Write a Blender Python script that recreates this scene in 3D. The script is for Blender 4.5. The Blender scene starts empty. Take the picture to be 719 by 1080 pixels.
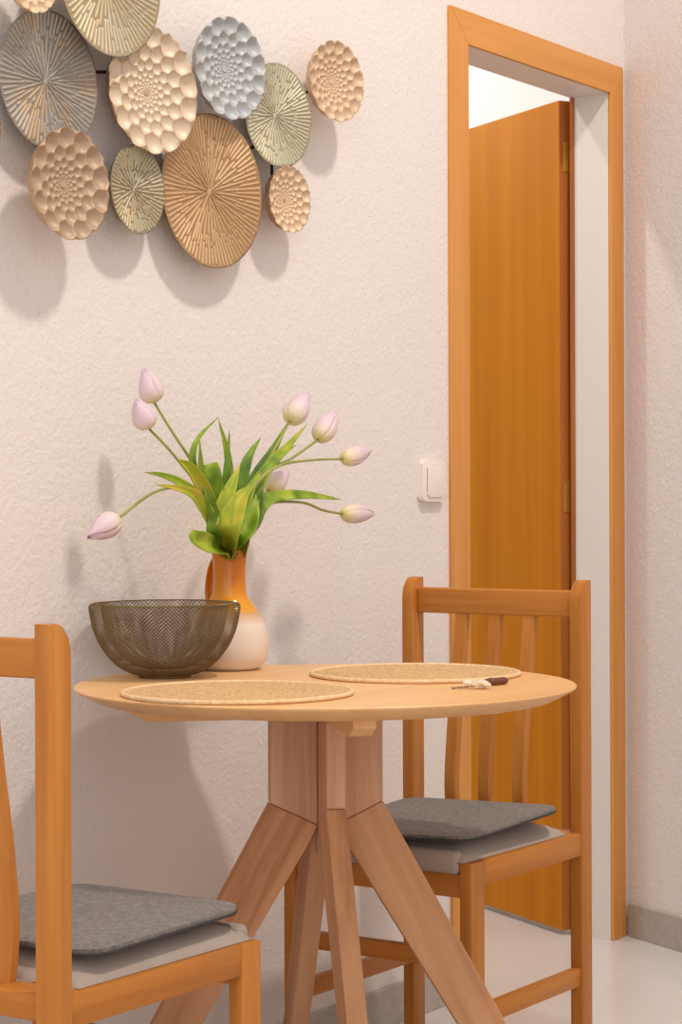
import bpy, bmesh, math, random
from mathutils import Vector, Matrix, noise
random.seed(7)
PI = math.pi
S = bpy.context.scene
COL = S.collection

# ------------------------------------------------------------------ helpers
def lin(r, g, b):
    f = lambda c: (c/255/12.92) if c/255 <= .04045 else ((c/255+.055)/1.055)**2.4
    return (f(r), f(g), f(b), 1)

CAM = Vector((-4.603, -2.302, 1.05)); FOC = 2250.0; ROLL = .0035
FW = Vector((.82846, .56004, 0)); RT0 = Vector((.56004, -.82846, 0)); UP0 = Vector((0, 0, 1))
RT = RT0*math.cos(ROLL) - UP0*math.sin(ROLL); UP = UP0*math.cos(ROLL) + RT0*math.sin(ROLL)
def at(px, py, Y):
    """measurement helper: the point of the photo lying in the vertical plane y = Y"""
    r = RT*((px-359.5)/FOC) + FW - UP*((py-525)/FOC)
    return CAM + r*((Y-CAM.y)/r.y)

def link(o, parent=None):
    COL.objects.link(o)
    if parent is not None: o.parent = parent
    return o

def obj(name, bm, mat, parent=None, smooth=False, loc=None, rot=None, sharp=None):
    me = bpy.data.meshes.new(name)
    bmesh.ops.recalc_face_normals(bm, faces=bm.faces[:])
    bm.to_mesh(me); bm.free()
    me.materials.append(mat)
    if smooth:
        for p in me.polygons: p.use_smooth = True
        if sharp: me.set_sharp_from_angle(angle=math.radians(sharp))
    o = bpy.data.objects.new(name, me)
    if loc is not None: o.location = loc
    if rot is not None: o.rotation_euler = rot
    return link(o, parent)

def tag(o, label=None, cat=None, group=None, kind=None):
    if label: o['label'] = label
    if cat: o['category'] = cat
    if group: o['group'] = group
    if kind: o['kind'] = kind
    return o

def empty(name, loc=(0, 0, 0), rz=0):
    o = bpy.data.objects.new(name, None); o.empty_display_size = .05
    o.location = loc; o.rotation_euler = (0, 0, rz)
    return link(o)

def copy_tree(o, parent=None):
    c = o.copy(); COL.objects.link(c)
    if parent is not None: c.parent = parent
    for ch in list(o.children): copy_tree(ch, c)
    return c

def box(bm, x0, x1, y0, y1, z0, z1, bev=0, seg=2):
    g = bmesh.ops.create_cube(bm, size=1)
    vs = g['verts']
    for v in vs:
        v.co = Vector(((x0+x1)/2 + v.co.x*(x1-x0), (y0+y1)/2 + v.co.y*(y1-y0), (z0+z1)/2 + v.co.z*(z1-z0)))
    if bev:
        es = list({e for v in vs for e in v.link_edges})
        bmesh.ops.bevel(bm, geom=es, offset=bev, segments=seg, profile=.5, affect='EDGES')
    return bm

def prism(bm, pts, a0, a1, plane='xz', bev=0, seg=2):
    """polygon pts in a plane, extruded along the remaining axis from a0 to a1"""
    def P(p, a):
        return Vector((p[0], a, p[1])) if plane == 'xz' else (Vector((a, p[0], p[1])) if plane == 'yz' else Vector((p[0], p[1], a)))
    A = [bm.verts.new(P(p, a0)) for p in pts]; B = [bm.verts.new(P(p, a1)) for p in pts]
    fs = [bm.faces.new(A), bm.faces.new(B[::-1])]
    n = len(pts)
    for i in range(n): fs.append(bm.faces.new((A[i], B[i], B[(i+1) % n], A[(i+1) % n])))
    if bev:
        es = list({e for v in A+B for e in v.link_edges})
        bmesh.ops.bevel(bm, geom=es, offset=bev, segments=seg, profile=.5, affect='EDGES')
    return bm

def lathe(bm, prof, n=64, closed=False, cap0=False, cap1=False):
    rings = []
    for r, z in prof:
        rings.append([bm.verts.new((r*math.cos(2*PI*i/n), r*math.sin(2*PI*i/n), z)) for i in range(n)])
    m = len(rings)
    for j in range(m if closed else m-1):
        a, b = rings[j], rings[(j+1) % m]
        for i in range(n): bm.faces.new((a[i], a[(i+1) % n], b[(i+1) % n], b[i]))
    if cap0: bm.faces.new(rings[0][::-1])
    if cap1: bm.faces.new(rings[-1])
    return bm

def spline(pts, n):
    """Catmull-Rom through pts, n samples"""
    P = [Vector(p) for p in pts]
    P = [P[0]*2-P[1]] + P + [P[-1]*2-P[-2]]
    out = []; m = len(P)-3
    for k in range(n):
        t = k/(n-1)*m; i = min(int(t), m-1); t -= i
        a, b, c, d = P[i:i+4]
        out.append(.5*((2*b) + (c-a)*t + (2*a-5*b+4*c-d)*t*t + (3*b-a-3*c+d)*t**3))
    return out

def tube(bm, pts, rad, n=8, caps=True):
    rings = []; m = len(pts)
    up = Vector((.13, .31, .94))
    for k, p in enumerate(pts):
        t = (pts[min(k+1, m-1)] - pts[max(k-1, 0)]).normalized()
        s = t.cross(up)
        if s.length < 1e-4: s = t.cross(Vector((1, 0, 0)))
        s.normalize(); w = s.cross(t); r = rad(k/(m-1)) if callable(rad) else rad
        rings.append([bm.verts.new(p + (s*math.cos(2*PI*i/n) + w*math.sin(2*PI*i/n))*r) for i in range(n)])
    for a, b in zip(rings, rings[1:]):
        for i in range(n): bm.faces.new((a[i], a[(i+1) % n], b[(i+1) % n], b[i]))
    if caps: bm.faces.new(rings[0][::-1]); bm.faces.new(rings[-1])
    return bm

# ------------------------------------------------------------------ materials
def new_mat(name):
    m = bpy.data.materials.new(name); m.use_nodes = True
    nt = m.node_tree; b = nt.nodes['Principled BSDF']
    return m, nt, b
def N(nt, t, **kw):
    n = nt.nodes.new(t)
    for k, v in kw.items():
        if k in n.inputs: n.inputs[k].default_value = v
        else: setattr(n, k, v)
    return n
def ramp(nt, fac, stops, interp='LINEAR'):
    r = nt.nodes.new('ShaderNodeValToRGB'); cr = r.color_ramp; cr.interpolation = interp
    while len(cr.elements) < len(stops): cr.elements.new(.5)
    for e, (p, c) in zip(cr.elements, stops): e.position = p; e.color = c
    nt.links.new(fac, r.inputs['Fac']); return r.outputs['Color']
def bump(nt, b, h, strength, dist):
    n = N(nt, 'ShaderNodeBump', Strength=strength, Distance=dist)
    nt.links.new(h, n.inputs['Height']); nt.links.new(n.outputs['Normal'], b.inputs['Normal'])

def plain(name, col, rough=.5, metal=0, spec=.5, coat=0):
    m, nt, b = new_mat(name)
    b.inputs['Base Color'].default_value = col; b.inputs['Roughness'].default_value = rough
    b.inputs['Metallic'].default_value = metal; b.inputs['Specular IOR Level'].default_value = spec
    b.inputs['Coat Weight'].default_value = coat
    return m

def wood(name, c0, c1, c2, axis='Z', rough=.42, across=55, along=2.2, fleck=.5, coat=0.0, spec=.35):
    m, nt, b = new_mat(name)
    tc = N(nt, 'ShaderNodeTexCoord'); mp = N(nt, 'ShaderNodeMapping')
    sc = [across]*3; sc['XYZ'.index(axis)] = along
    mp.inputs['Scale'].default_value = sc
    nt.links.new(tc.outputs['Object'], mp.inputs['Vector'])
    n1 = N(nt, 'ShaderNodeTexNoise', Scale=1.0, Detail=5.0, Roughness=.6, Distortion=.4)
    nt.links.new(mp.outputs['Vector'], n1.inputs['Vector'])
    n2 = N(nt, 'ShaderNodeTexNoise', Scale=.18, Detail=2.0, Roughness=.5)
    nt.links.new(mp.outputs['Vector'], n2.inputs['Vector'])
    mx = N(nt, 'ShaderNodeMath', operation='MULTIPLY_ADD'); mx.inputs[1].default_value = fleck
    nt.links.new(n1.outputs['Fac'], mx.inputs[0]); 
    m2 = N(nt, 'ShaderNodeMath', operation='MULTIPLY'); m2.inputs[1].default_value = 1-fleck
    nt.links.new(n2.outputs['Fac'], m2.inputs[0]); nt.links.new(m2.outputs[0], mx.inputs[2])
    c = ramp(nt, mx.outputs[0], [(.34, c0), (.5, c1), (.66, c2)])
    nt.links.new(c, b.inputs['Base Color'])
    b.inputs['Roughness'].default_value = rough; b.inputs['Coat Weight'].default_value = coat
    b.inputs['Coat Roughness'].default_value = .3; b.inputs['Specular IOR Level'].default_value = spec
    bump(nt, b, n1.outputs['Fac'], .08, .001)
    return m

CH = (lin(170, 100, 34), lin(186, 116, 44), lin(198, 130, 55))
M = {}
for ax in 'XYZ': M['chair'+ax] = wood('honey_beech_'+ax, *CH, axis=ax, across=70, along=3)
for ax in 'XZ': M['casing'+ax] = wood('door_casing_wood_'+ax, lin(202, 134, 62), lin(214, 147, 74), lin(222, 157, 86), axis=ax, across=45, along=1.5)
M['leaf'] = wood('door_veneer', lin(186, 106, 6), lin(206, 128, 12), lin(220, 146, 24), axis='Z', across=18, along=.4, fleck=.4, rough=.45, spec=.12)
M['leaf_edge'] = wood('door_edge_wood', lin(150, 84, 30), lin(168, 98, 38), lin(180, 108, 46), axis='Z', across=60, along=2)
M['top'] = wood('table_top_oak', lin(219, 167, 108), lin(229, 179, 121), lin(236, 188, 132), axis='X', across=40, along=3, fleck=.5, rough=.4)
M['top_edge'] = M['top']
M['tleg'] = wood('table_leg_beech', lin(150, 98, 64), lin(192, 140, 100), lin(207, 158, 118), axis='Z', across=42, along=3, fleck=.5, rough=.6, spec=.2)
M['tpanel'] = wood('table_column_beech', lin(178, 130, 98), lin(200, 152, 118), lin(213, 166, 134), axis='Z', across=60, along=3, rough=.55)

def plaster(name, col, strength=.45):
    m, nt, b = new_mat(name)
    tc = N(nt, 'ShaderNodeTexCoord')
    n1 = N(nt, 'ShaderNodeTexNoise', Scale=95.0, Detail=4.0, Roughness=.62, Distortion=.25)
    n2 = N(nt, 'ShaderNodeTexNoise', Scale=30.0, Detail=3.0, Roughness=.6)
    for n in (n1, n2): nt.links.new(tc.outputs['Object'], n.inputs['Vector'])
    ad = N(nt, 'ShaderNodeMath', operation='MULTIPLY_ADD'); ad.inputs[1].default_value = .6
    nt.links.new(n2.outputs['Fac'], ad.inputs[0]); nt.links.new(n1.outputs['Fac'], ad.inputs[2])
    b.inputs['Base Color'].default_value = col; b.inputs['Roughness'].default_value = .85
    b.inputs['Specular IOR Level'].default_value = .2
    if strength: bump(nt, b, ad.outputs[0], strength, .004)
    return m
M['wall'] = plaster('white_stucco', lin(230, 221, 215), .6)
M['paint'] = plain('white_paint', lin(224, 214, 206), .5)
M['farwall'] = plaster('smooth_white_wall', lin(246, 240, 234), 0)
def floor_mat():
    m, nt, b = new_mat('pale_floor_tile')
    tc = N(nt, 'ShaderNodeTexCoord'); n = N(nt, 'ShaderNodeTexNoise', Scale=2.5, Detail=4.0, Roughness=.6)
    nt.links.new(tc.outputs['Object'], n.inputs['Vector'])
    nt.links.new(ramp(nt, n.outputs['Fac'], [(.3, lin(204, 197, 191)), (.7, lin(212, 205, 199))]), b.inputs['Base Color'])
    b.inputs['Roughness'].default_value = .22; b.inputs['Specular IOR Level'].default_value = .4
    return m
M['floor'] = floor_mat()
def stone():
    m, nt, b = new_mat('grey_stone_skirting')
    tc = N(nt, 'ShaderNodeTexCoord'); n = N(nt, 'ShaderNodeTexNoise', Scale=60.0, Detail=6.0, Roughness=.7)
    nt.links.new(tc.outputs['Object'], n.inputs['Vector'])
    nt.links.new(ramp(nt, n.outputs['Fac'], [(.3, lin(165, 155, 146)), (.7, lin(188, 178, 168))]), b.inputs['Base Color'])
    b.inputs['Roughness'].default_value = .55
    return m
M['stone'] = stone()
def felt():
    m, nt, b = new_mat('charcoal_felt')
    tc = N(nt, 'ShaderNodeTexCoord')
    n = N(nt, 'ShaderNodeTexNoise', Scale=260.0, Detail=4.0, Roughness=.7); n2 = N(nt, 'ShaderNodeTexNoise', Scale=120.0, Detail=4.0, Roughness=.8)
    for k in (n, n2): nt.links.new(tc.outputs['Object'], k.inputs['Vector'])
    nt.links.new(ramp(nt, n2.outputs['Fac'], [(.3, lin(82, 76, 71)), (.52, lin(113, 105, 98)), (.75, lin(154, 145, 134))]), b.inputs['Base Color'])
    b.inputs['Roughness'].default_value = .95; b.inputs['Specular IOR Level'].default_value = .1
    b.inputs['Sheen Weight'].default_value = .3
    bump(nt, b, n.outputs['Fac'], .5, .002)
    return m
M['felt'] = felt()
M['piping'] = plain('dark_felt_edge', lin(62, 58, 57), .9)
def fabric():
    m, nt, b = new_mat('grey_beige_upholstery')
    tc = N(nt, 'ShaderNodeTexCoord'); n = N(nt, 'ShaderNodeTexNoise', Scale=9.0, Detail=3.0)
    n2 = N(nt, 'ShaderNodeTexNoise', Scale=400.0, Detail=2.0)
    for k in (n, n2): nt.links.new(tc.outputs['Object'], k.inputs['Vector'])
    nt.links.new(ramp(nt, n.outputs['Fac'], [(.3, lin(158, 142, 129)), (.7, lin(174, 158, 145))]), b.inputs['Base Color'])
    b.inputs['Roughness'].default_value = .9; b.inputs['Sheen Weight'].default_value = .2
    bump(nt, b, n2.outputs['Fac'], .2, .001)
    return m
M['fabric'] = fabric()
def jute():
    m, nt, b = new_mat('woven_jute')
    tc = N(nt, 'ShaderNodeTexCoord')
    w = N(nt, 'ShaderNodeTexWave', wave_type='RINGS', rings_direction='Z', Scale=42.0, Distortion=2.5, Detail=2.0); w.inputs['Detail Scale'].default_value = 6
    n = N(nt, 'ShaderNodeTexNoise', Scale=180.0, Detail=4.0, Roughness=.7)
    for k in (w, n): nt.links.new(tc.outputs['Object'], k.inputs['Vector'])
    a = N(nt, 'ShaderNodeMath', operation='MULTIPLY_ADD'); a.inputs[1].default_value = .07
    nt.links.new(w.outputs['Fac'], a.inputs[0]); nt.links.new(n.outputs['Fac'], a.inputs[2])
    nt.links.new(ramp(nt, a.outputs[0], [(.34, lin(166, 122, 74)), (.48, lin(204, 162, 110)), (.72, lin(222, 186, 138))]), b.inputs['Base Color'])
    b.inputs['Roughness'].default_value = .9
    bump(nt, b, a.outputs[0], .6, .003)
    return m
M['jute'] = jute()
def jute_rim():
    m, nt, b = new_mat('jute_braided_edge')
    tc = N(nt, 'ShaderNodeTexCoord'); n = N(nt, 'ShaderNodeTexNoise', Scale=130.0, Detail=3.0)
    nt.links.new(tc.outputs['Object'], n.inputs['Vector'])
    nt.links.new(ramp(nt, n.outputs['Fac'], [(.3, lin(222, 182, 132)), (.7, lin(240, 210, 168))]), b.inputs['Base Color'])
    b.inputs['Roughness'].default_value = .85; bump(nt, b, n.outputs['Fac'], .4, .002)
    return m
M['juterim'] = jute_rim()
def vase_mat():
    m, nt, b = new_mat('two_tone_glaze')
    tc = N(nt, 'ShaderNodeTexCoord'); sp = N(nt, 'ShaderNodeSeparateXYZ')
    nt.links.new(tc.outputs['Object'], sp.inputs[0])
    n = N(nt, 'ShaderNodeTexNoise', Scale=14.0, Detail=2.0); nt.links.new(tc.outputs['Object'], n.inputs['Vector'])
    a = N(nt, 'ShaderNodeMath', operation='MULTIPLY_ADD'); a.inputs[1].default_value = .006; nt.links.new(n.outputs['Fac'], a.inputs[0]); nt.links.new(sp.outputs['Z'], a.inputs[2])
    d = N(nt, 'ShaderNodeMath', operation='DIVIDE'); d.inputs[1].default_value = .2; nt.links.new(a.outputs[0], d.inputs[0])
    nt.links.new(ramp(nt, d.outputs[0], [(.0, lin(226, 212, 200)), (.40, lin(232, 214, 196)), (.458, lin(214, 176, 136)), (.492, lin(205, 160, 112)), (.505, lin(226, 156, 34)), (.60, lin(222, 146, 8)), (.78, lin(202, 118, 4)), (1.0, lin(196, 110, 6))]), b.inputs['Base Color'])
    b.inputs['Roughness'].default_value = .16
    return m
M['vase'] = vase_mat()
M['handle'] = plain('orange_glaze', lin(196, 108, 10), .15)
M['brass_wire'] = plain('dark_brass_wire', lin(120, 95, 56), .45, .3)
M['iron'] = plain('black_iron_rod', lin(38, 34, 32), .5, .6)
M['hinge'] = plain('brass_hinge', lin(206, 160, 60), .35, .7)
M['switch'] = plain('cream_switch_plastic', lin(238, 228, 214), .35)
M['steel'] = plain('key_steel', lin(236, 220, 194), .4, .25)
M['chain'] = plain('dark_chain', lin(98, 84, 76), .4, .8)
M['leather'] = plain('brown_leather', lin(112, 58, 38), .45)
def leaf_mat(nm, cs):
    m, nt, b = new_mat(nm)
    tc = N(nt, 'ShaderNodeTexCoord'); n = N(nt, 'ShaderNodeTexNoise', Scale=22.0, Detail=2.0)
    nt.links.new(tc.outputs['Object'], n.inputs['Vector'])
    nt.links.new(ramp(nt, n.outputs['Fac'], [(.32, lin(*cs[0])), (.5, lin(*cs[1])), (.68, lin(*cs[2]))]), b.inputs['Base Color'])
    b.inputs['Roughness'].default_value = .48; b.inputs['Specular IOR Level'].default_value = .3
    b.inputs['Subsurface Weight'].default_value = .0
    b.inputs['Transmission Weight'].default_value = .0
    return m
M['green'] = leaf_mat('tulip_leaf', ((92, 122, 24), (134, 158, 38), (170, 182, 62)))
M['green_dark'] = leaf_mat('tulip_leaf_deep', ((70, 104, 28), (104, 134, 36), (140, 160, 50)))
M['green_warm'] = leaf_mat('tulip_leaf_yellowing', ((132, 148, 36), (160, 168, 44), (196, 168, 62)))
M['stem'] = leaf_mat('tulip_stem', ((132, 140, 66), (156, 158, 84), (168, 160, 96)))
def petal_mat():
    m, nt, b = new_mat('pale_lilac_petal')
    at_ = N(nt, 'ShaderNodeAttribute', attribute_name='along')
    nt.links.new(ramp(nt, at_.outputs['Fac'], [(0, lin(214, 204, 128)), (.16, lin(226, 208, 184)), (.4, lin(222, 198, 201)), (1, lin(213, 186, 198))]), b.inputs['Base Color'])
    b.inputs['Roughness'].default_value = .5
    return m
M['petal'] = petal_mat()
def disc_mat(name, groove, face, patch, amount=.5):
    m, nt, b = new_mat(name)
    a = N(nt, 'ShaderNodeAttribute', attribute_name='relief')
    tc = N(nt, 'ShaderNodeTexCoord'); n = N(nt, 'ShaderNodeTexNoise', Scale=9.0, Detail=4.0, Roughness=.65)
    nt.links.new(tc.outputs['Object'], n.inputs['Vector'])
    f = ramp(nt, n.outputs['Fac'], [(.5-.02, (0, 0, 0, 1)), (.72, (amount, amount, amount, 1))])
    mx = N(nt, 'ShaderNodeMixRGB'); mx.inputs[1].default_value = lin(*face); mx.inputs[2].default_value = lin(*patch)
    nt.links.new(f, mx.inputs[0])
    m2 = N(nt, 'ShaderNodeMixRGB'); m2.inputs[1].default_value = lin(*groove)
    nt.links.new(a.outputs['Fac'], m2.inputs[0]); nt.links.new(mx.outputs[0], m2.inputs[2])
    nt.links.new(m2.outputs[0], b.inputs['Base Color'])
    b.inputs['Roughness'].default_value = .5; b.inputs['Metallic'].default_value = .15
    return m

# ------------------------------------------------------------------ the room
def struct(name, bm, mat, **kw):
    return tag(obj(name, bm, mat, **kw), kind='structure')
bm = bmesh.new(); box(bm, -8, 3, -7, 4, -.05, 0); struct('floor', bm, M['floor'])
# back wall with the door opening
OX0, OX1, OH, WT = -.722, -.064, 2.005, .10
bm = bmesh.new(); prism(bm, [(-8, 0), (OX0-.02, 0), (OX0-.02, OH+.02), (OX1+.02, OH+.02), (OX1+.02, 0), (1.5, 0), (1.5, 3.2), (-8, 3.2)], 0, WT)
struct('wall_back', bm, M['wall'])
# right wall, running obliquely towards the camera
d = Vector((-.466, -.885, 0)); nr = Vector((.885, -.466, 0))
p0 = Vector((.021, 0, 0))
bm = bmesh.new(); q = [p0, p0+d*5, p0+d*5+nr*.1, p0+nr*.1+Vector((.2, 0, 0))]
prism(bm, [(v.x, v.y) for v in q], 0, 3.2, 'xy'); struct('wall_right', bm, M['wall'])
# skirting tiles
bm = bmesh.new(); box(bm, -8, -.805, -.011, 0, 0, .08, .002); struct('baseboard_back', bm, M['stone'])
bm = bmesh.new(); b0 = p0 + d*.018; i0 = b0 - nr*.011
prism(bm, [(v.x, v.y) for v in (i0, i0+d*4.9, b0+d*4.9, b0)], 0, .08, 'xy', .002); struct('baseboard_right', bm, M['stone'])
# far room
bm = bmesh.new(); box(bm, -3, 3, 2.7, 2.8, 0, 3.2); struct('wall_far', bm, M['farwall'])
bm = bmesh.new(); box(bm, 1.6, 1.7, .10, 2.7, 0, 3.2); struct('wall_far_right', bm, M['farwall'])
bm = bmesh.new(); box(bm, -1.9, -1.8, .10, 2.7, 0, 3.2); struct('wall_far_left', bm, M['farwall'])
# casing: three mitred boards
XL, XR, ZT = -.797, .002, 2.075
cas = tag(empty('trim_1', (XL, 0, 0)), kind='structure')
for nm, pts, mt in (('casing_board', [(XL, 0), (OX0, 0), (OX0, OH), (XL, ZT)], 'casingZ'),
                    ('casing_board', [(XR, 0), (XR, ZT), (OX1, OH), (OX1, 0)], 'casingZ'),
                    ('casing_board', [(XL, ZT), (OX0, OH), (OX1, OH), (XR, ZT)], 'casingX')):
    bm = bmesh.new(); prism(bm, [(x-XL, z) for x, z in pts], -.008, 0, 'xz', .0012, 1); obj(nm, bm, M[mt], cas)
jam = tag(empty('trim_2', (OX0, 0, 0)), kind='structure')
bm = bmesh.new(); w = OX1-OX0
box(bm, -.0198, .0005, .0002, .0895, 0, OH+.02); box(bm, w-.0005, w+.0198, .0002, .0895, 0, OH+.02); box(bm, 0, w, .0002, .0995, OH-.0005, OH+.0198)
obj('jamb_lining', bm, M['paint'], jam)
bm = bmesh.new(); box(bm, w-.005, w+.0198, .0900, .0995, 0, OH-.001); box(bm, -.0198, .004, .0900, .0995, 0, OH-.001)
obj('rebate_strip', bm, M['leaf_edge'], jam)
# open door leaf: local x along the leaf from the hinge side, y = thickness
hx, hy = -.077, .1235
ang = math.atan2(.868, .496)
door = tag(empty('door_1', (hx, hy, 0), ang), kind='structure')
LW = .665
bm = bmesh.new(); box(bm, 0.001, LW, -.0385, .0005, .012, 2.0, .0012, 1); obj('door_leaf', bm, M['leaf'], door)
bm = bmesh.new(); box(bm, -.0012, .0012, -.0375, -.0005, .013, 1.999); obj('edge_banding', bm, M['leaf_edge'], door)
for zc in (1.865, 1.05):
    h = obj('hinge', box(bmesh.new(), -.004, -.0008, -.034, -.010, zc-.036, zc+.036, .001), M['hinge'], door)
    bm = bmesh.new(); tube(bm, [Vector((-.008, -.041, zc-.036+.009*k)) for k in range(9)], .0045, 10); obj('hinge_knuckle', bm, M['hinge'], h, smooth=True, sharp=40)
    bm = bmesh.new()
    for dz in (-.022, .022):
        tube(bm, [Vector((-.0052, -.022, zc+dz)), Vector((-.0035, -.022, zc+dz))], .003, 8)
    obj('screw', bm, M['leaf_edge'], h)

# ------------------------------------------------------------------ light switch
sw = at(458, 507, -.014)
sr = tag(empty('light_switch', (sw.x, 0, sw.z)), 'cream square wall switch beside the door casing', 'light switch')
def rrect(w, h, r, n=6):
    pts = []
    for cx, cz, a0 in ((w/2-r, h/2-r, 0), (-w/2+r, h/2-r, PI/2), (-w/2+r, -h/2+r, PI), (w/2-r, -h/2+r, 1.5*PI)):
        for k in range(n+1):
            a = a0 + k/n*PI/2; pts.append((cx+r*math.cos(a), cz+r*math.sin(a)))
    return pts
bm = bmesh.new(); prism(bm, rrect(.090, .085, .011), -.014, 0, 'xz', .003, 3); obj('plate', bm, M['switch'], sr, smooth=True, sharp=50)
bm = bmesh.new(); prism(bm, rrect(.060, .066, .007), -.0175, -.0135, 'xz', .0025, 3); obj('rocker', bm, M['switch'], sr, smooth=True, sharp=50)

# ------------------------------------------------------------------ wall sculpture of metal discs
def disc_surface(R, hfun, rfun, ncol, rads, back=.004):
    """polar relief mesh facing -Y; returns bmesh with a 'relief' layer"""
    bm = bmesh.new(); L = bm.verts.layers.float.new('relief')
    h0, t0 = hfun(0, 0)
    c = bm.verts.new((0, -h0, 0)); c[L] = t0
    rings = []
    for u in rads:
        ring = []
        for i in range(ncol):
            th = 2*PI*i/ncol; r = u*R*rfun(th, u); h, t = hfun(u, th)
            v = bm.verts.new((r*math.cos(th), -h, r*math.sin(th))); v[L] = t; ring.append(v)
        rings.append(ring)
    for i in range(ncol): bm.faces.new((c, rings[0][i], rings[0][(i+1) % ncol]))
    for a, b in zip(rings, rings[1:]):
        for i in range(ncol): bm.faces.new((a[i], a[(i+1) % ncol], b[(i+1) % ncol], b[i]))
    rim = []
    for v in rings[-1]:
        w = bm.verts.new((v.co.x*.985, v.co.y+.0022, v.co.z*.985)); w[L] = .1; rim.append(w)
    inner = []
    for v in rings[-1]:
        w = bm.verts.new((v.co.x*.86, back, v.co.z*.86)); w[L] = .1; inner.append(w)
    cb = bm.verts.new((0, back, 0)); cb[L] = .1
    for i in range(ncol):
        j = (i+1) % ncol
        bm.faces.new((rings[-1][i], rings[-1][j], rim[j], rim[i])); bm.faces.new((rim[i], rim[j], inner[j], inner[i])); bm.faces.new((inner[i], inner[j], cb))
    return bm

def ribbed(R, nr, seed):
    rng = random.Random(seed)
    starts = []
    for i in range(nr):
        base = (.0, .5, .26, .62, .14, .55, .3, .66)[i % 8]
        starts.append([max(0, base + rng.uniform(-.06, .06)), rng.uniform(.40, .8), rng.uniform(.93, .985)])
    ncol = nr*8
    ribw = min(.0022, 2*PI*R/nr*.30)
    def h(u, th):
        dish = .010*u*u
        i = int(round(th/(2*PI)*nr)) % nr; dth = th - 2*PI*round(th/(2*PI)*nr)/nr
        s, g, e = starts[i]; r = u*R
        x = abs(dth)*max(r, .003)
        on = 1.0 if (u > s and u < e and not (abs(u-g) < .018)) else 0.0
        rise = on*max(0, 1-(x/ribw)**2) if x < ribw else 0
        if u < .05: rise = .6
        return dish + .0026*rise, min(1, .38 + rise*.9)
    rads = [.012, .03, .05] + [.05 + .95*k/44 for k in range(1, 45)]
    return disc_surface(R, h, lambda th, u: 1, ncol, rads)

def petalled(R, n, depth=.95):
    """rings of concave petals that grow outwards, each ring staggered by half a petal"""
    dl = 2*PI/n*.80; per = 20
    def cell(u, th):
        lr = math.log(max(u, .05))/dl
        best = 9; sec = 9; k0 = int(math.floor(lr))
        for k in range(k0-1, k0+2):
            if k > 0: continue
            a = th/(2*PI)*n - .5*(k % 2); da = a - round(a)
            for dd in (da-1, da, da+1):
                dx = dd*2*PI/n; dy = (lr-(k+.50))*dl
                dist = math.hypot(dx, dy)
                if dist < best: sec = best; best = dist
                elif dist < sec: sec = dist
        return best/(2*PI/n), (sec-best)/(2*PI/n)
    def h(u, th):
        b, e = cell(u, th)
        s = min(u, 1)*R*2*PI/n
        if u < .06: return .0022, .4
        ridge = max(0, 1-e*5.5)
        return .010*u**1.6 + depth*s*min(b, .72)**1.9, min(1, max(0, 1-ridge*.8))
    def rf(th, u):
        if u < .8: return 1
        sc = abs(math.sin(PI*th/(2*PI)*n))
        return 1.008 - (1-sc**.7)*.034*(u-.8)/.2
    rads = [.03*(1/.03)**(k/140) for k in range(141)]
    return disc_surface(R, h, rf, n*per, rads)

art = tag(empty('wall_sculpture', (-1.8, 0, 1.7)), 'wall decoration of overlapping round embossed metal discs joined by black rods', 'wall decoration')
O = Vector((-1.8, 0, 1.7))
#      px   py     R      Y     kind n  colours (groove, face, patch)                                  tilt roll
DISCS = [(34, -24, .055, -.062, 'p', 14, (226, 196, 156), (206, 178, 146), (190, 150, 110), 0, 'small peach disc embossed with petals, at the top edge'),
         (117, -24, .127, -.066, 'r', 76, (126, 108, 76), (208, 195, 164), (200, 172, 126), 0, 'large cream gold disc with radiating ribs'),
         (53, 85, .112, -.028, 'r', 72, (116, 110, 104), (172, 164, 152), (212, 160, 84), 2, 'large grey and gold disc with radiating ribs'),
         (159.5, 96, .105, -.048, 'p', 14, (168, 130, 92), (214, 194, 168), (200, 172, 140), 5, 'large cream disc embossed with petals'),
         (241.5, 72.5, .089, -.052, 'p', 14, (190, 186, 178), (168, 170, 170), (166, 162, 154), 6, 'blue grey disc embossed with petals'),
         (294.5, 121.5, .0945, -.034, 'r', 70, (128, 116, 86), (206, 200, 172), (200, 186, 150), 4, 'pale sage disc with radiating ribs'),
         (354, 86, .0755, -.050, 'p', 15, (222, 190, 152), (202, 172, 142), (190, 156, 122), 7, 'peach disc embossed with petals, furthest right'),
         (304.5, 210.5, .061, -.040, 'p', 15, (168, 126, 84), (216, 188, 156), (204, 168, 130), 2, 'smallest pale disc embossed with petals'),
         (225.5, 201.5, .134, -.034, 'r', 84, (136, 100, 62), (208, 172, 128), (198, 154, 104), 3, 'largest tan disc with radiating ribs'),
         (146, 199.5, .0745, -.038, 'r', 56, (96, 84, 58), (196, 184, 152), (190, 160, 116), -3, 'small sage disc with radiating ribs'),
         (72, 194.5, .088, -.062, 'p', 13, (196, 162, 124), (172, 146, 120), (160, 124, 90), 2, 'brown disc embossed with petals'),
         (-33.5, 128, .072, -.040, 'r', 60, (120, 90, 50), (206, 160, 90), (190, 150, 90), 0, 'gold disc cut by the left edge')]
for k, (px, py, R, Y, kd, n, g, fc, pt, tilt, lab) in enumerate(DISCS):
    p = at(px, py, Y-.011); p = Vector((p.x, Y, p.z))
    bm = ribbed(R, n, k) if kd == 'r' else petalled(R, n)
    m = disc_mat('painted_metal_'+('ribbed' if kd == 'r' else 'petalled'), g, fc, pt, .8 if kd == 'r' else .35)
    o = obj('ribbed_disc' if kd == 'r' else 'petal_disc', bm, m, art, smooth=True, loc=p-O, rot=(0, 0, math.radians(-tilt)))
    o['label'] = lab
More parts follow.
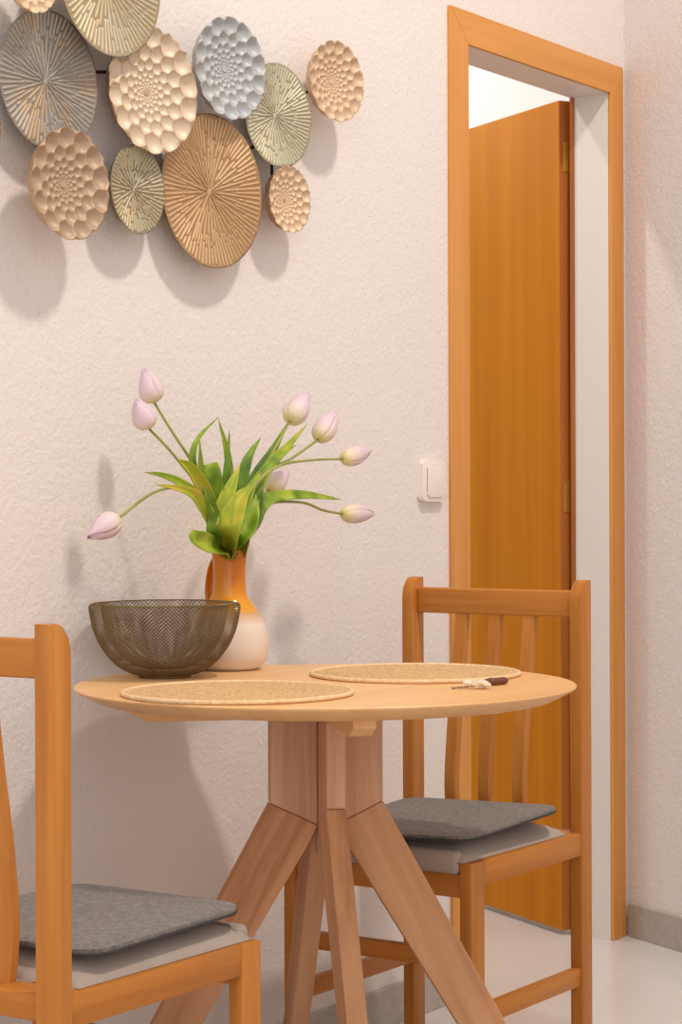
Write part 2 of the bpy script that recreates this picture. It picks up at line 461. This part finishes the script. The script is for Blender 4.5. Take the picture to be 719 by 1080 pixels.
def rod(a, b, Y=-.020, r=.003):
    pa, pb = at(*a, Y)-O, at(*b, Y)-O
    bm = bmesh.new(); tube(bm, [pa, pb], r, 8); obj('rod', bm, M['iron'], art, smooth=True, sharp=40)
for a, b in (((60, 75.5), (150, 76.5)), ((160, 74), (240, 71)), ((85, 205.5), (140, 205)), ((150, 203.5), (215, 200)), ((232, 180), (290, 138)),
             ((300, 108), (350, 85)), ((286, 140), (287, 206)), ((296, 200), (304, 222)), ((52, 110), (70, 190)), ((112, 0), (150, 76)), ((40, -20), (60, 75))):
    rod(a, b)
for px, py in ((150, 76), (290, 150), (85, 205), (215, 200)):      # wall standoffs behind the discs
    p = at(px, py, -.02)-O; bm = bmesh.new(); tube(bm, [p, Vector((p.x, 0, p.z))], .004, 8); obj('standoff', bm, M['iron'], art, smooth=True, sharp=40)

# ------------------------------------------------------------------ dining chairs (local x = forward, rear face of posts at x = 0)
def make_chair():
    t = empty('dining_chair')
    cx, cy, cz = M['chairX'], M['chairY'], M['chairZ']
    W = .19
    prof = [(0, 0), (.041, 0), (.041, .858)] + [(.015+.026*math.cos(a*PI/16), .858+.041*math.sin(a*PI/16)) for a in range(1, 9)] + [(0, .899)]
    for s in (-1, 1):
        y0, y1 = sorted((s*W, s*(W-.023)))
        bm = bmesh.new(); prism(bm, prof, y0, y1, 'xz', .0018, 2); obj('back_post', bm, cz, t, smooth=True, sharp=35)
        bm = bmesh.new(); box(bm, .386, .430, y0, y1, 0, .4455, .002); obj('front_leg', bm, cz, t, smooth=True, sharp=35)
        y0, y1 = sorted((s*(W-.001), s*(W-.023)))
        bm = bmesh.new(); box(bm, .0408, .3862, y0, y1, .404, .4455, .0015); obj('side_rail', bm, cx, t, smooth=True, sharp=35)
        y0, y1 = sorted((s*(W-.003), s*(W-.020)))
        bm = bmesh.new(); box(bm, .0408, .3862, y0, y1, .170, .202, .0015); obj('side_stretcher', bm, cx, t, smooth=True, sharp=35)
    i = W-.0232
    bm = bmesh.new(); box(bm, .400, .424, -i, i, .386, .425, .0015); obj('front_rail', bm, cy, t, smooth=True, sharp=35)
    bm = bmesh.new(); box(bm, .398, .418, -i, i, .266, .295, .0015); obj('front_stretcher', bm, cy, t, smooth=True, sharp=35)
    bm = bmesh.new(); box(bm, .014, .064, -i, i, .414, .446, .0015); obj('rear_rail', bm, cy, t, smooth=True, sharp=35)
    bm = bmesh.new(); box(bm, .004, .026, -i, i, .832, .880, .004, 3); obj('top_rail', bm, cy, t, smooth=True, sharp=35)
    C = spline([(.050, 0, .444), (.057, 0, .52), (.047, 0, .62), (.030, 0, .723), (.015, 0, .834)], 22)
    for yc in (-.072, 0, .072):
        bm = bmesh.new(); rings = []
        for k, p in enumerate(C):
            tg = (C[min(k+1, 21)]-C[max(k-1, 0)]).normalized(); nn = Vector((tg.z, 0, -tg.x))
            hw, ht = .0125, .008
            rings.append([bm.verts.new(p + nn*a + Vector((0, yc+b, 0))) for a, b in ((-ht, -hw+.002), (-ht, hw-.002), (-ht+.002, hw), (ht-.002, hw), (ht, hw-.002), (ht, -hw+.002), (ht-.002, -hw), (-ht+.002, -hw))])
        for a, b in zip(rings, rings[1:]):
            for q in range(8): bm.faces.new((a[q], a[(q+1) % 8], b[(q+1) % 8], b[q]))
        bm.faces.new(rings[0]); bm.faces.new(rings[-1][::-1])
        obj('slat', bm, cz, t, smooth=True, sharp=35)
    # upholstered drop-in seat with a rounded front roll
    bm = bmesh.new(); nx, ny = 28, 24
    x0, x1, w = .068, .434, .178
    def top(a, b):
        e = min(a, 1-a, b, 1-b)
        rnd = 1-(1-min(e/.20, 1))**2.4
        return .4465 + .024*rnd + .007*math.sin(PI*a)*math.sin(PI*b)
    G = [[bm.verts.new((x0+(x1-x0)*a/nx, -w+2*w*b/ny, top(a/nx, b/ny))) for b in range(ny+1)] for a in range(nx+1)]
    Bt = {}
    for a in range(nx):
        for b in range(ny): bm.faces.new((G[a][b], G[a+1][b], G[a+1][b+1], G[a][b+1]))
    border = [G[a][0] for a in range(nx)] + [G[nx][b] for b in range(ny)] + [G[a][ny] for a in range(nx, 0, -1)] + [G[0][b] for b in range(ny, 0, -1)]
    low = [bm.verts.new((v.co.x, v.co.y, .4462)) for v in border]
    for k in range(len(border)):
        j = (k+1) % len(border); bm.faces.new((border[k], border[j], low[j], low[k]))
    bm.faces.new(low)
    box(bm, .412, .4375, -i+.001, i-.001, .4255, .464, .010, 4)
    obj('seat', bm, M['fabric'], t, smooth=True, sharp=60)
    return t
chair = make_chair()
chair.location = (-2.677, -.385, 0)
tag(chair, 'wooden slat-back dining chair in the left foreground, seen from behind, back turned to the camera', 'chair', 'slat-back wooden dining chairs')
ch2 = copy_tree(chair); ch2.location = (-1.143, -.320, 0); ch2.rotation_euler = (0, 0, PI)
tag(ch2, 'wooden slat-back dining chair behind the table in front of the open door, facing the camera', 'chair', 'slat-back wooden dining chairs')

# ------------------------------------------------------------------ felt seat pads
def felt_pad(name, loc, rz, sx, sy, label, tx, ty, seed, lift):
    root = tag(empty(name, loc, rz), label, 'seat pad', 'charcoal felt seat pads')
    n = 28; pts = rrect(1, 1, .12, 6)
    def zz(x, y):
        r2 = (x*x+y*y)*2
        return .0025*noise.noise(Vector((x*3+seed, y*3, seed))) + tx*x + ty*y + lift*max(0, r2-.35)
    bm = bmesh.new(); th = .013
    rings_t, rings_b = [], []
    for k in range(13):
        u = 1-k/12.5
        e = 0 if k else -.002
        taper = lambda p: (p[0]*u*sx*(1 + .06*p[1]*0), p[1]*u*sy*(1-.05*(p[0]+.5)))
        rt, rb = [], []
        for p in pts:
            x, y = taper(p); z = zz(p[0]*u, p[1]*u)
            ed = .004 if k == 0 else (.0012 if k == 1 else 0)
            rt.append(bm.verts.new((x, y, z+th-ed))); rb.append(bm.verts.new((x, y, z+(.0025 if k == 0 else 0))))
        rings_t.append(rt); rings_b.append(rb)
    m = len(pts)
    for R_ in (rings_t, rings_b):
        for a, b in zip(R_, R_[1:]):
            for q in range(m): bm.faces.new((a[q], a[(q+1) % m], b[(q+1) % m], b[q]))
        bm.faces.new(R_[-1])
    for q in range(m): bm.faces.new((rings_t[0][q], rings_t[0][(q+1) % m], rings_b[0][(q+1) % m], rings_b[0][q]))
    obj('pad', bm, M['felt'], root, smooth=True, sharp=50)
    bm = bmesh.new(); P = []
    for p in pts: P.append(Vector((p[0]*sx, p[1]*sy*(1-.05*(p[0]+.5)), zz(*p)+.0025)))
    P.append(P[0].copy()); tube(bm, P, .0022, 6, False); obj('piping', bm, M['piping'], root, smooth=True)
    return root
felt_pad('seat_pad', (-1.416, -.348, .4800), PI, .325, .325, 'charcoal felt seat pad on the chair in front of the open door', -.016, .008, 3.1, .006)
felt_pad('seat_pad', (-2.418, -.400, .4790), 0, .335, .325, 'charcoal felt seat pad on the left foreground chair', .004, .002, 8.7, .007)

# ------------------------------------------------------------------ round table
TC = Vector((-1.875, -.427, 0)); TZ = .762; TR = .388
tb = tag(empty('dining_table', TC), 'round pale wood pedestal table with four splayed legs against the white wall', 'table')
bm = bmesh.new()
lathe(bm, [(.001, .740), (.352, .740), (TR-.0035, .7560), (TR-.0005, .7585), (TR, .7605), (TR-.0015, TZ), (.001, TZ)], 128)
obj('tabletop', bm, M['top'], tb, smooth=True, sharp=30)
for k in range(4):
    a = math.radians(-135+90*k)
    rot = (0, 0, a)
    # vertical board of the column, its lower end cut to the mitre
    bm = bmesh.new(); prism(bm, [(.0152, .5452), (.088, .5802), (.088, .7095), (.0152, .7095)], -.0148, .0148, 'xz', .0015, 1)
    obj('column_board', bm, M['tpanel'], tb, rot=rot)
    # splayed leg: built with its length along local z, then leaned outwards
    ln = math.atan(.51)
    Rm = Matrix.Rotation(a, 4, 'Z') @ Matrix.Translation((.05, 0, .55)) @ Matrix.Rotation(-ln, 4, 'Y')
    inv = (Matrix.Translation((.05, 0, .55)) @ Matrix.Rotation(-ln, 4, 'Y')).inverted()
    prof = [(.088, .5795), (.408, 0), (.346, 0), (.034, .510), (.0152, .5445)]
    lp = [inv @ Vector((x, 0, z)) for x, z in prof]
    bm = bmesh.new(); prism(bm, [(v.x, v.z) for v in lp], -.0155, .0155, 'xz', .0015, 1)
    o = obj('leg', bm, M['tleg'], tb); o.matrix_local = Rm
    # batten under the top with a chamfered end
    bm = bmesh.new(); prism(bm, [(.0225, .7100), (.275, .7100), (.305, .7240), (.305, .7395), (.0225, .7395)], -.017, .017, 'xz', .0015, 1)
    obj('batten', bm, M['top'], tb, rot=rot)
bm = bmesh.new(); box(bm, -.0145, .0145, -.0145, .0145, .50, .7095); obj('column_core', bm, M['tpanel'], tb, rot=(0, 0, PI/4))
bm = bmesh.new(); box(bm, -.0215, .0215, -.0215, .0215, .7100, .7395); obj('batten_block', bm, M['top'], tb, rot=(0, 0, PI/4))

# ------------------------------------------------------------------ placemats
def make_mat():
    r = empty('placemat')
    bm = bmesh.new()
    prof = [(.001, .0005)] + [(.165, .0005)] + [(.166-.166*k/60, .0042+.0006*math.sin(k*1.7)) for k in range(0, 60)]
    lathe(bm, prof, 96); obj('mat', bm, M['jute'], r, smooth=True)
    bm = bmesh.new(); R0 = .168; n = 220
    rings = []
    for i in range(n):
        t = 2*PI*i/n; rr = .0034+.0003*math.sin(t*90)
        rings.append([bm.verts.new(((R0+rr*math.cos(q*PI/4))*math.cos(t), (R0+rr*math.cos(q*PI/4))*math.sin(t), .0036+.0034*math.sin(q*PI/4))) for q in range(8)])
    for i in range(n):
        a, b = rings[i], rings[(i+1) % n]
        for q in range(8): bm.faces.new((a[q], a[(q+1) % 8], b[(q+1) % 8], b[q]))
    obj('edge_braid', bm, M['juterim'], r, smooth=True)
    return r
pm = make_mat(); pm.location = (-2.093, -.421, TZ)
tag(pm, 'round woven jute placemat at the left front of the table, before the wire bowl', 'placemat', 'jute placemats')
pm2 = copy_tree(pm); pm2.location = (-1.668, -.462, TZ); pm2.rotation_euler = (0, 0, 1.1)
tag(pm2, 'round woven jute placemat on the right side of the table, behind the keys', 'placemat', 'jute placemats')

# ------------------------------------------------------------------ wire bowl
bl = tag(empty('wire_bowl', (-1.913, -.140, TZ)), 'double-walled bowl of dark brass wire mesh on the table', 'bowl')
out = [(.040, .0035), (.052, .006), (.066, .0125), (.082, .024), (.095, .039), (.106, .056), (.1145, .076), (.1195, .097), (.1215, .110)]
rim = [(.1212, .1155), (.118, .1185), (.112, .1195), (.106, .1185)]
inn = [(.1025, .1150), (.1015, .108), (.099, .092), (.093, .070), (.083, .051), (.068, .033), (.050, .021), (.030, .0155), (.012, .0145)]
pr = spline([(r, 0, z) for r, z in out+rim+inn], 400)
L_ = [0]
for a, b in zip(pr, pr[1:]): L_.append(L_[-1]+(b-a).length)
rows = 104; Mn = 100
def prof_at(s):
    k = next((i for i in range(1, len(L_)) if L_[i] >= s), len(L_)-1)
    f = (s-L_[k-1])/max(1e-9, L_[k]-L_[k-1]); return pr[k-1].lerp(pr[k], f)
bm = bmesh.new(); V = []
for j in range(rows+1):
    p = prof_at(L_[-1]*j/rows); off = .5*(j % 2)
    V.append([bm.verts.new((p.x*math.cos(2*PI*(i+off)/Mn), p.x*math.sin(2*PI*(i+off)/Mn), p.z)) for i in range(Mn)])
for j in range(1, rows):
    for i in range(Mn):
        l = i-1 if j % 2 == 0 else i; r = i if j % 2 == 0 else i+1
        bm.faces.new((V[j-1][(i) % Mn] if False else V[j][i], V[j-1][r % Mn], V[j][(i+1) % Mn] if False else V[j][i], V[j+1][r % Mn])) if False else None
# rhombi: bottom vertex (j-1), two side vertices (j), top vertex (j+1)
for j in range(1, rows):
    for i in range(Mn):
        if j % 2 == 1: a, b, t = V[j][i], V[j][(i+1) % Mn], (i+1) % Mn
        else: a, b, t = V[j][i], V[j][(i+1) % Mn], i
        bm.faces.new((V[j-1][t], b, V[j+1][t], a))
o = obj('wire_mesh', bm, M['brass_wire'], bl)
md = o.modifiers.new('wire', 'WIREFRAME'); md.thickness = .00112; md.use_even_offset = False; md.use_replace = True
bm = bmesh.new(); lathe(bm, [(.002, 0), (.041, 0), (.0425, .0015), (.0425, .0045), (.041, .006), (.002, .006)], 64); obj('foot', bm, M['brass_wire'], bl, smooth=True, sharp=40)

# ------------------------------------------------------------------ jug vase
VL = Vector((-1.736, -.137, TZ))
vs = tag(empty('vase', VL), 'ceramic jug vase with orange glazed neck and cream base holding the tulips', 'vase')
op = spline([(r, 0, z) for r, z in ((.047, .0015), (.054, .006), (.0625, .020), (.0655, .040), (.0635, .062), (.0575, .081), (.0520, .092), (.0430, .106), (.0335, .118), (.0288, .130), (.0272, .150), (.0278, .176), (.0300, .196), (.0306, .201))], 70)
bm = bmesh.new()
prof = [(.002, 0), (.045, 0)] + [(p.x, p.z) for p in op] + [(.0295, .2022), (.0278, .200), (.0250, .172), (.0245, .148), (.0265, .130), (.040, .104), (.054, .082), (.061, .050), (.056, .014), (.002, .007)]
lathe(bm, prof, 64); obj('body', bm, M['vase'], vs, smooth=True, sharp=60)
hd = (-RT0*.62 + FW*.78).normalized()
hp = spline([hd*.024+Vector((0, 0, .190)), hd*.038+Vector((0, 0, .187)), hd*.052+Vector((0, 0, .168)), hd*.060+Vector((0, 0, .140)), hd*.059+Vector((0, 0, .116)), hd*.048+Vector((0, 0, .097))], 24)
bm = bmesh.new(); rings = []
sd = Vector((-hd.y, hd.x, 0))
for k, p in enumerate(hp):
    tg = (hp[min(k+1, 23)]-hp[max(k-1, 0)]).normalized(); nn = sd.cross(tg)
    rings.append([bm.verts.new(p + sd*.008*math.cos(q*PI/6) + nn*.0038*math.sin(q*PI/6)) for q in range(12)])
for a, b in zip(rings, rings[1:]):
    for q in range(12): bm.faces.new((a[q], a[(q+1) % 12], b[(q+1) % 12], b[q]))
bm.faces.new(rings[0]); bm.faces.new(rings[-1][::-1])
obj('jug_handle', bm, M['handle'], vs, smooth=True)

# ------------------------------------------------------------------ tulips
MOUTH = VL + Vector((0, 0, .2))
def bloom(root, base, axis, length, rad, rng):
    bm = bmesh.new(); L = bm.verts.layers.float.new('along')
    ax = axis.normalized(); s = ax.cross(Vector((.2, .5, .84))).normalized(); w = ax.cross(s)
    ph = rng.uniform(0, 2)
    for k in range(6):
        inner = k % 2; fi = ph + k*PI/3
        ln = length*(1 if inner else .97)*rng.uniform(.96, 1.03); rr = rad*(.90 if inner else 1.0)
        nu, nv = 14, 8; G = []
        for a in range(nu+1):
            u = a/nu
            r = rr*(math.sin(PI*(u*.985)**.66))**.85 + .0006
            hw = 1.0*min(1, (1.03-u)*2.6)**.5 + .08
            row = []
            for b in range(nv+1):
                v = b/nv*2-1; an = fi + v*hw
                rb = r*(1+.035*(1-v*v)) + (.0008 if not inner else 0) + .0008*u*u*(0 if inner else 1)
                vt = bm.verts.new(base + ax*(u*ln - .0035*v*v*u) + (s*math.cos(an) + w*math.sin(an))*rb); vt[L] = u; row.append(vt)
            G.append(row)
        for a in range(nu):
            for b in range(nv): bm.faces.new((G[a][b], G[a+1][b], G[a+1][b+1], G[a][b+1]))
    o = obj('bloom', bm, M['petal'], root, smooth=True)
    md = o.modifiers.new('thick', 'SOLIDIFY'); md.thickness = .0008; md.offset = 0
    return o
def leaf(root, pts, width, mat, fold=.35, face=None, blunt=False, wave=.0):
    """strap leaf along world points; width in metres"""
    C = spline(pts, 24); bm = bmesh.new(); G = []; o0 = root.location
    view = face if face is not None else Vector((-.83, -.56, .25)).normalized()
    for k, p in enumerate(C):
        u = k/23
        tg = (C[min(k+1, 23)]-C[max(k-1, 0)]).normalized()
        sd_ = tg.cross(view).normalized(); nn = sd_.cross(tg).normalized()
        wd = width*.5*((.45+.55*min(1, u/.35)) * (1-max(0, (u-.45)/.55)**(4 if blunt else 1.7)) + .01)
        row = []
        for b in range(7):
            v = b/3-1
            row.append(bm.verts.new(p - o0 + sd_*v*wd - nn*(abs(v)**1.5)*wd*fold*-1 + nn*wave*math.sin(u*9+v*2)))
        G.append(row)
    for a, b in zip(G, G[1:]):
        for q in range(6): bm.faces.new((a[q], a[q+1], b[q+1], b[q]))
    o = obj('leaf', bm, mat, root, smooth=True)
    md = o.modifiers.new('thick', 'SOLIDIFY'); md.thickness = .0011; md.offset = 0
    return o
K = 3.6/FOC                           # metres per photo pixel at the vase
def tulip(label, stem, bl_base, bl_tip, rad, leaves, seed):
    """stem: list of (px, py, Y); bloom from bl_base to bl_tip; leaves: (pts, width px, mat, opts)"""
    rng = random.Random(seed)
    foot = VL + Vector((rng.uniform(-.012, .012), rng.uniform(-.012, .012), .012))
    root = tag(empty('tulip', foot), label, 'tulip', 'tulips in the jug vase')
    mo = MOUTH + Vector((rng.uniform(-.011, .011), rng.uniform(-.011, .011), -.004))
    B = at(*bl_base); T = at(*bl_tip)
    pts = [foot, foot.lerp(mo, .55)+Vector((0, 0, .0)), mo] + [at(*p) for p in stem] + [B]
    bm = bmesh.new(); tube(bm, [p-foot for p in spline(pts, 40)], lambda u: .0030-.0008*u, 8); obj('stem', bm, M['stem'], root, smooth=True)
    bloom(root, B-foot, T-B, (T-B).length, rad, rng)
    for lp, wpx, mat, kw in leaves:
        base = MOUTH + Vector((rng.uniform(-.010, .010), rng.uniform(-.010, .010), -.012))
        kw = dict(kw); nb = kw.pop('nobase', False)
        P = [at(*p) for p in lp]
        leaf(root, P if nb else [base+Vector((0, 0, -.03)), base] + P, wpx*K, M[mat], **kw)
    return root
F_ = lambda *p: p
tulip('pale lilac tulip highest on the left, its bud pointing straight up', [(224, 535, -.145), (205, 492, -.125), (180, 453, -.105)], (163, 425, -.095), (152, 388, -.09), .0185,
      [([(222, 545, -.15), (216, 515, -.15), (212, 490, -.145), (210.5, 463, -.14)], 10, 'green', {}),
       ([(222, 540, -.16), (207, 502, -.16), (203, 482, -.158), (210, 461, -.155), (230, 440, -.155)], 9, 'green', {'fold': .6})], 1)
tulip('pale lilac tulip just below the highest one on the left', [(226, 545, -.165), (208, 512, -.155), (180, 476, -.145)], (157, 452, -.14), (143, 421, -.135), .0175,
      [([(230, 560, -.17), (219, 524, -.17), (203, 497, -.165), (187, 484, -.16)], 15, 'green_warm', {'blunt': True, 'fold': .5})], 2)
tulip('pale lilac tulip drooping low at the far left above the bowl', [(226, 552, -.165), (200, 518, -.15), (165, 518, -.135)], (124, 547, -.115), (92, 567, -.11), .0185,
      [([(222, 545, -.17), (206, 522, -.165), (190, 509, -.16), (170, 501, -.155), (152, 498, -.15)], 11, 'green', {}),
       ([(224, 550, -.185), (208, 525, -.18), (190, 516, -.175), (164, 511, -.17)], 13, 'green_warm', {'fold': .5}),
       ([(228, 577, -.185), (218, 573, -.19), (207, 566, -.19), (203, 559, -.185)], 19, 'green', {'blunt': True, 'fold': .4})], 3)
tulip('pale pink tulip pointing up, highest on the right', [(258, 540, -.15), (280, 492, -.15), (296, 462, -.15)], (305, 445, -.15), (325, 414, -.15), .020,
      [([(254, 545, -.14), (270, 505, -.14), (288, 475, -.145), (303, 446, -.15)], 16, 'green_dark', {}),
       ([(250, 545, -.135), (254, 510, -.13), (262, 483, -.13), (275, 461, -.125)], 17, 'green_dark', {})], 4)
tulip('dusky lilac tulip second from the top on the right', [(256, 545, -.165), (280, 500, -.17), (308, 483, -.17)], (335, 464, -.17), (354, 434, -.17), .0185,
      [([(258, 545, -.16), (272, 510, -.165), (290, 486, -.17), (312, 469, -.17)], 17, 'green', {}),
       ([(262, 530, -.155), (285, 490, -.16), (304, 470, -.165), (324, 447, -.165)], 13, 'green_warm', {})], 5)
tulip('pale pink tulip pointing right on a long arched stem', [(250, 548, -.20), (268, 512, -.20), (295, 491, -.195), (330, 485, -.185)], (361, 484, -.18), (391, 476, -.175), .0155,
      [([(240, 563, -.205), (246, 543, -.215), (254, 525, -.215), (266, 511, -.21)], 26, 'green_warm', {'fold': .5}),
       ([(234, 560, -.195), (237, 532, -.20), (245, 510, -.20), (253, 490, -.195)], 19, 'green_warm', {'fold': .4})], 6)
tulip('pale pink tulip lowest on the right, under a horizontal leaf', [(258, 555, -.18), (280, 532, -.19), (318, 530, -.18), (340, 538, -.175)], (361, 542, -.17), (395, 542, -.165), .0155,
      [([(266, 556, -.185), (275, 535, -.20), (290, 524, -.20), (318, 522, -.195), (340, 524, -.19), (360, 527, -.185)], 14, 'green', {'fold': .25}),
       ([(254, 560, -.18), (266, 545, -.19), (272, 525, -.19), (276, 505, -.185)], 26, 'green_dark', {'fold': .5, 'wave': .002}),
       ([(250, 566, -.20), (260, 556, -.205), (267, 540, -.205), (270, 522, -.20)], 24, 'green', {'fold': .5, 'wave': .002})], 7)
tulip('small pale tulip half hidden behind the leaves at the right of the bunch', [(250, 560, -.12), (268, 530, -.10)], (283, 517, -.09), (304, 497, -.085), .0165,
      [([(232, 560, -.175), (228, 535, -.18), (225, 512, -.18), (223, 493, -.18), (222, 489, -.165)], 21, 'green', {'blunt': True, 'fold': .3}),
       ([(250, 560, -.15), (262, 535, -.15), (270, 508, -.155), (279, 488, -.16)], 17, 'green_dark', {}),
       ([(246, 560, -.19), (258, 530, -.195), (266, 512, -.195), (276, 498, -.19)], 15, 'green', {'fold': .5}),
       ([(226, 565, -.19), (226, 545, -.195), (220, 525, -.195), (214, 512, -.19)], 14, 'green_dark', {'fold': .5}),
       ([(238, 560, -.16), (242, 520, -.16), (240, 480, -.155), (230, 441, -.15)], 13, 'green', {}),
       ([(240, 555, -.165), (239, 515, -.17), (240, 485, -.17), (242, 454, -.17)], 11, 'green_dark', {})], 8)

# ------------------------------------------------------------------ bunch of keys
kp = Vector((-1.785, -.655, TZ))
kr = tag(empty('key_bunch', kp), 'small bunch of keys with a brown leather fob near the table edge', 'keys')
def kl(px, py): # a point of the table top
    r = RT*((px-359.5)/FOC) + FW - UP*((py-525)/FOC); t = (TZ-CAM.z)/r.z
    return CAM + r*t - kp
a, b = kl(516, 723.5)+Vector((0, 0, .006)), kl(535, 721.5)+Vector((0, 0, .006))
bm = bmesh.new(); P = [a.lerp(b, k/14) for k in range(15)]
tube(bm, P, lambda u: .0058*max(.35, (1-(2*u-1)**6)**.5), 14); obj('leather_fob', bm, M['leather'], kr, smooth=True)
c = kl(512, 721)
bm = bmesh.new(); n = 36
ring = [Vector((c.x+.010*math.cos(2*PI*i/n), c.y+.010*math.sin(2*PI*i/n), .0050+.0035*math.cos(2*PI*i/n+1))) for i in range(n+1)]
tube(bm, ring, .0009, 6, False); obj('split_ring', bm, M['chain'], kr, smooth=True)
def key(px, py, ang, z, tilt):
    p = kl(px, py)
    pts = []
    for k in range(20):
        t = PI*.14 + (2*PI-PI*.28)*k/19; pts.append((.0098*math.cos(t), .0098*math.sin(t)))
    blade = [(.009, -.0036), (.026, -.0036), (.028, -.001), (.0255, .0012), (.023, .0030), (.0205, .0012), (.018, .0032), (.0155, .0012), (.013, .0034), (.009, .0038)]
    bm = bmesh.new(); prism(bm, pts + blade, 0, .0024, 'xy')
    return obj('key', bm, M['steel'], kr, loc=p+Vector((0, 0, z)), rot=(math.radians(tilt), math.radians(-7), ang))
base = math.atan2(-RT0.y, -RT0.x)
key(507, 726.5, base+.12, .0048, -22); key(508, 726.5, base-.30, .0066, -26); key(511, 727, base+.75, .0082, -24)
bm = bmesh.new()
for i in range(7):
    p = kl(478+3.4*i, 727.3-.35*i); dx = RT0*.0026
    n = 12
    tube(bm, [p + (RT0*math.cos(2*PI*k/n)*.003 + (FW if i % 2 else Vector((0, 0, .6)))*math.sin(2*PI*k/n)*.0018)+Vector((0, 0, .0022)) for k in range(n+1)], .0006, 5, False)
obj('chain', bm, M['chain'], kr, smooth=True)

# ------------------------------------------------------------------ light
W = bpy.data.worlds.new('room_light'); S.world = W; W.use_nodes = True
W.node_tree.nodes['Background'].inputs['Color'].default_value = (.965, .965, 1.0, 1)
W.node_tree.nodes['Background'].inputs['Strength'].default_value = .62
def area(name, loc, target, size, power, col, shape='DISK'):
    l = bpy.data.lights.new(name, 'AREA'); l.shape = shape; l.size = size; l.energy = power; l.color = col
    o = bpy.data.objects.new(name, l); o.location = loc
    o.rotation_euler = (Vector(target)-Vector(loc)).to_track_quat('-Z', 'Y').to_euler(); link(o); return o
area('ceiling_lamp', (-1.80, -2.05, 4.5), (-1.7, -.1, 1.1), .32, 84, (1, .92, .83))
area('left_fill', (-5.3, -2.1, 2.2), (-.6, -.4, .9), 4.2, 62, (1, .95, .92), 'SQUARE')  # added soft fill from the left for right wall and chairs; no window there
area('far_room_lamp', (-.52, .69, 3.0), (-.4, .5, 0), .12, 12, (1, .94, .88))
area('far_wall_fill', (.7, 2.0, 2.6), (1.6, 1.0, 1.8), .8, 14, (1, .96, .93), 'SQUARE')  # extra light added to whiten the far room's right wall, not a window

# ------------------------------------------------------------------ camera
cam = bpy.data.cameras.new('camera'); co = bpy.data.objects.new('camera', cam); link(co)
m3 = Matrix((RT, UP, -FW)).transposed()
co.matrix_world = Matrix.Translation(CAM) @ m3.to_4x4()
cam.sensor_width = 36; cam.lens = FOC/1080*36; cam.shift_y = -15/1080; cam.clip_start = .05
S.camera = co
S.view_settings.view_transform = 'Standard'; S.view_settings.look = 'None'
S.view_settings.gamma = 1; S.view_settings.use_curve_mapping = False; S.view_settings.exposure = 0
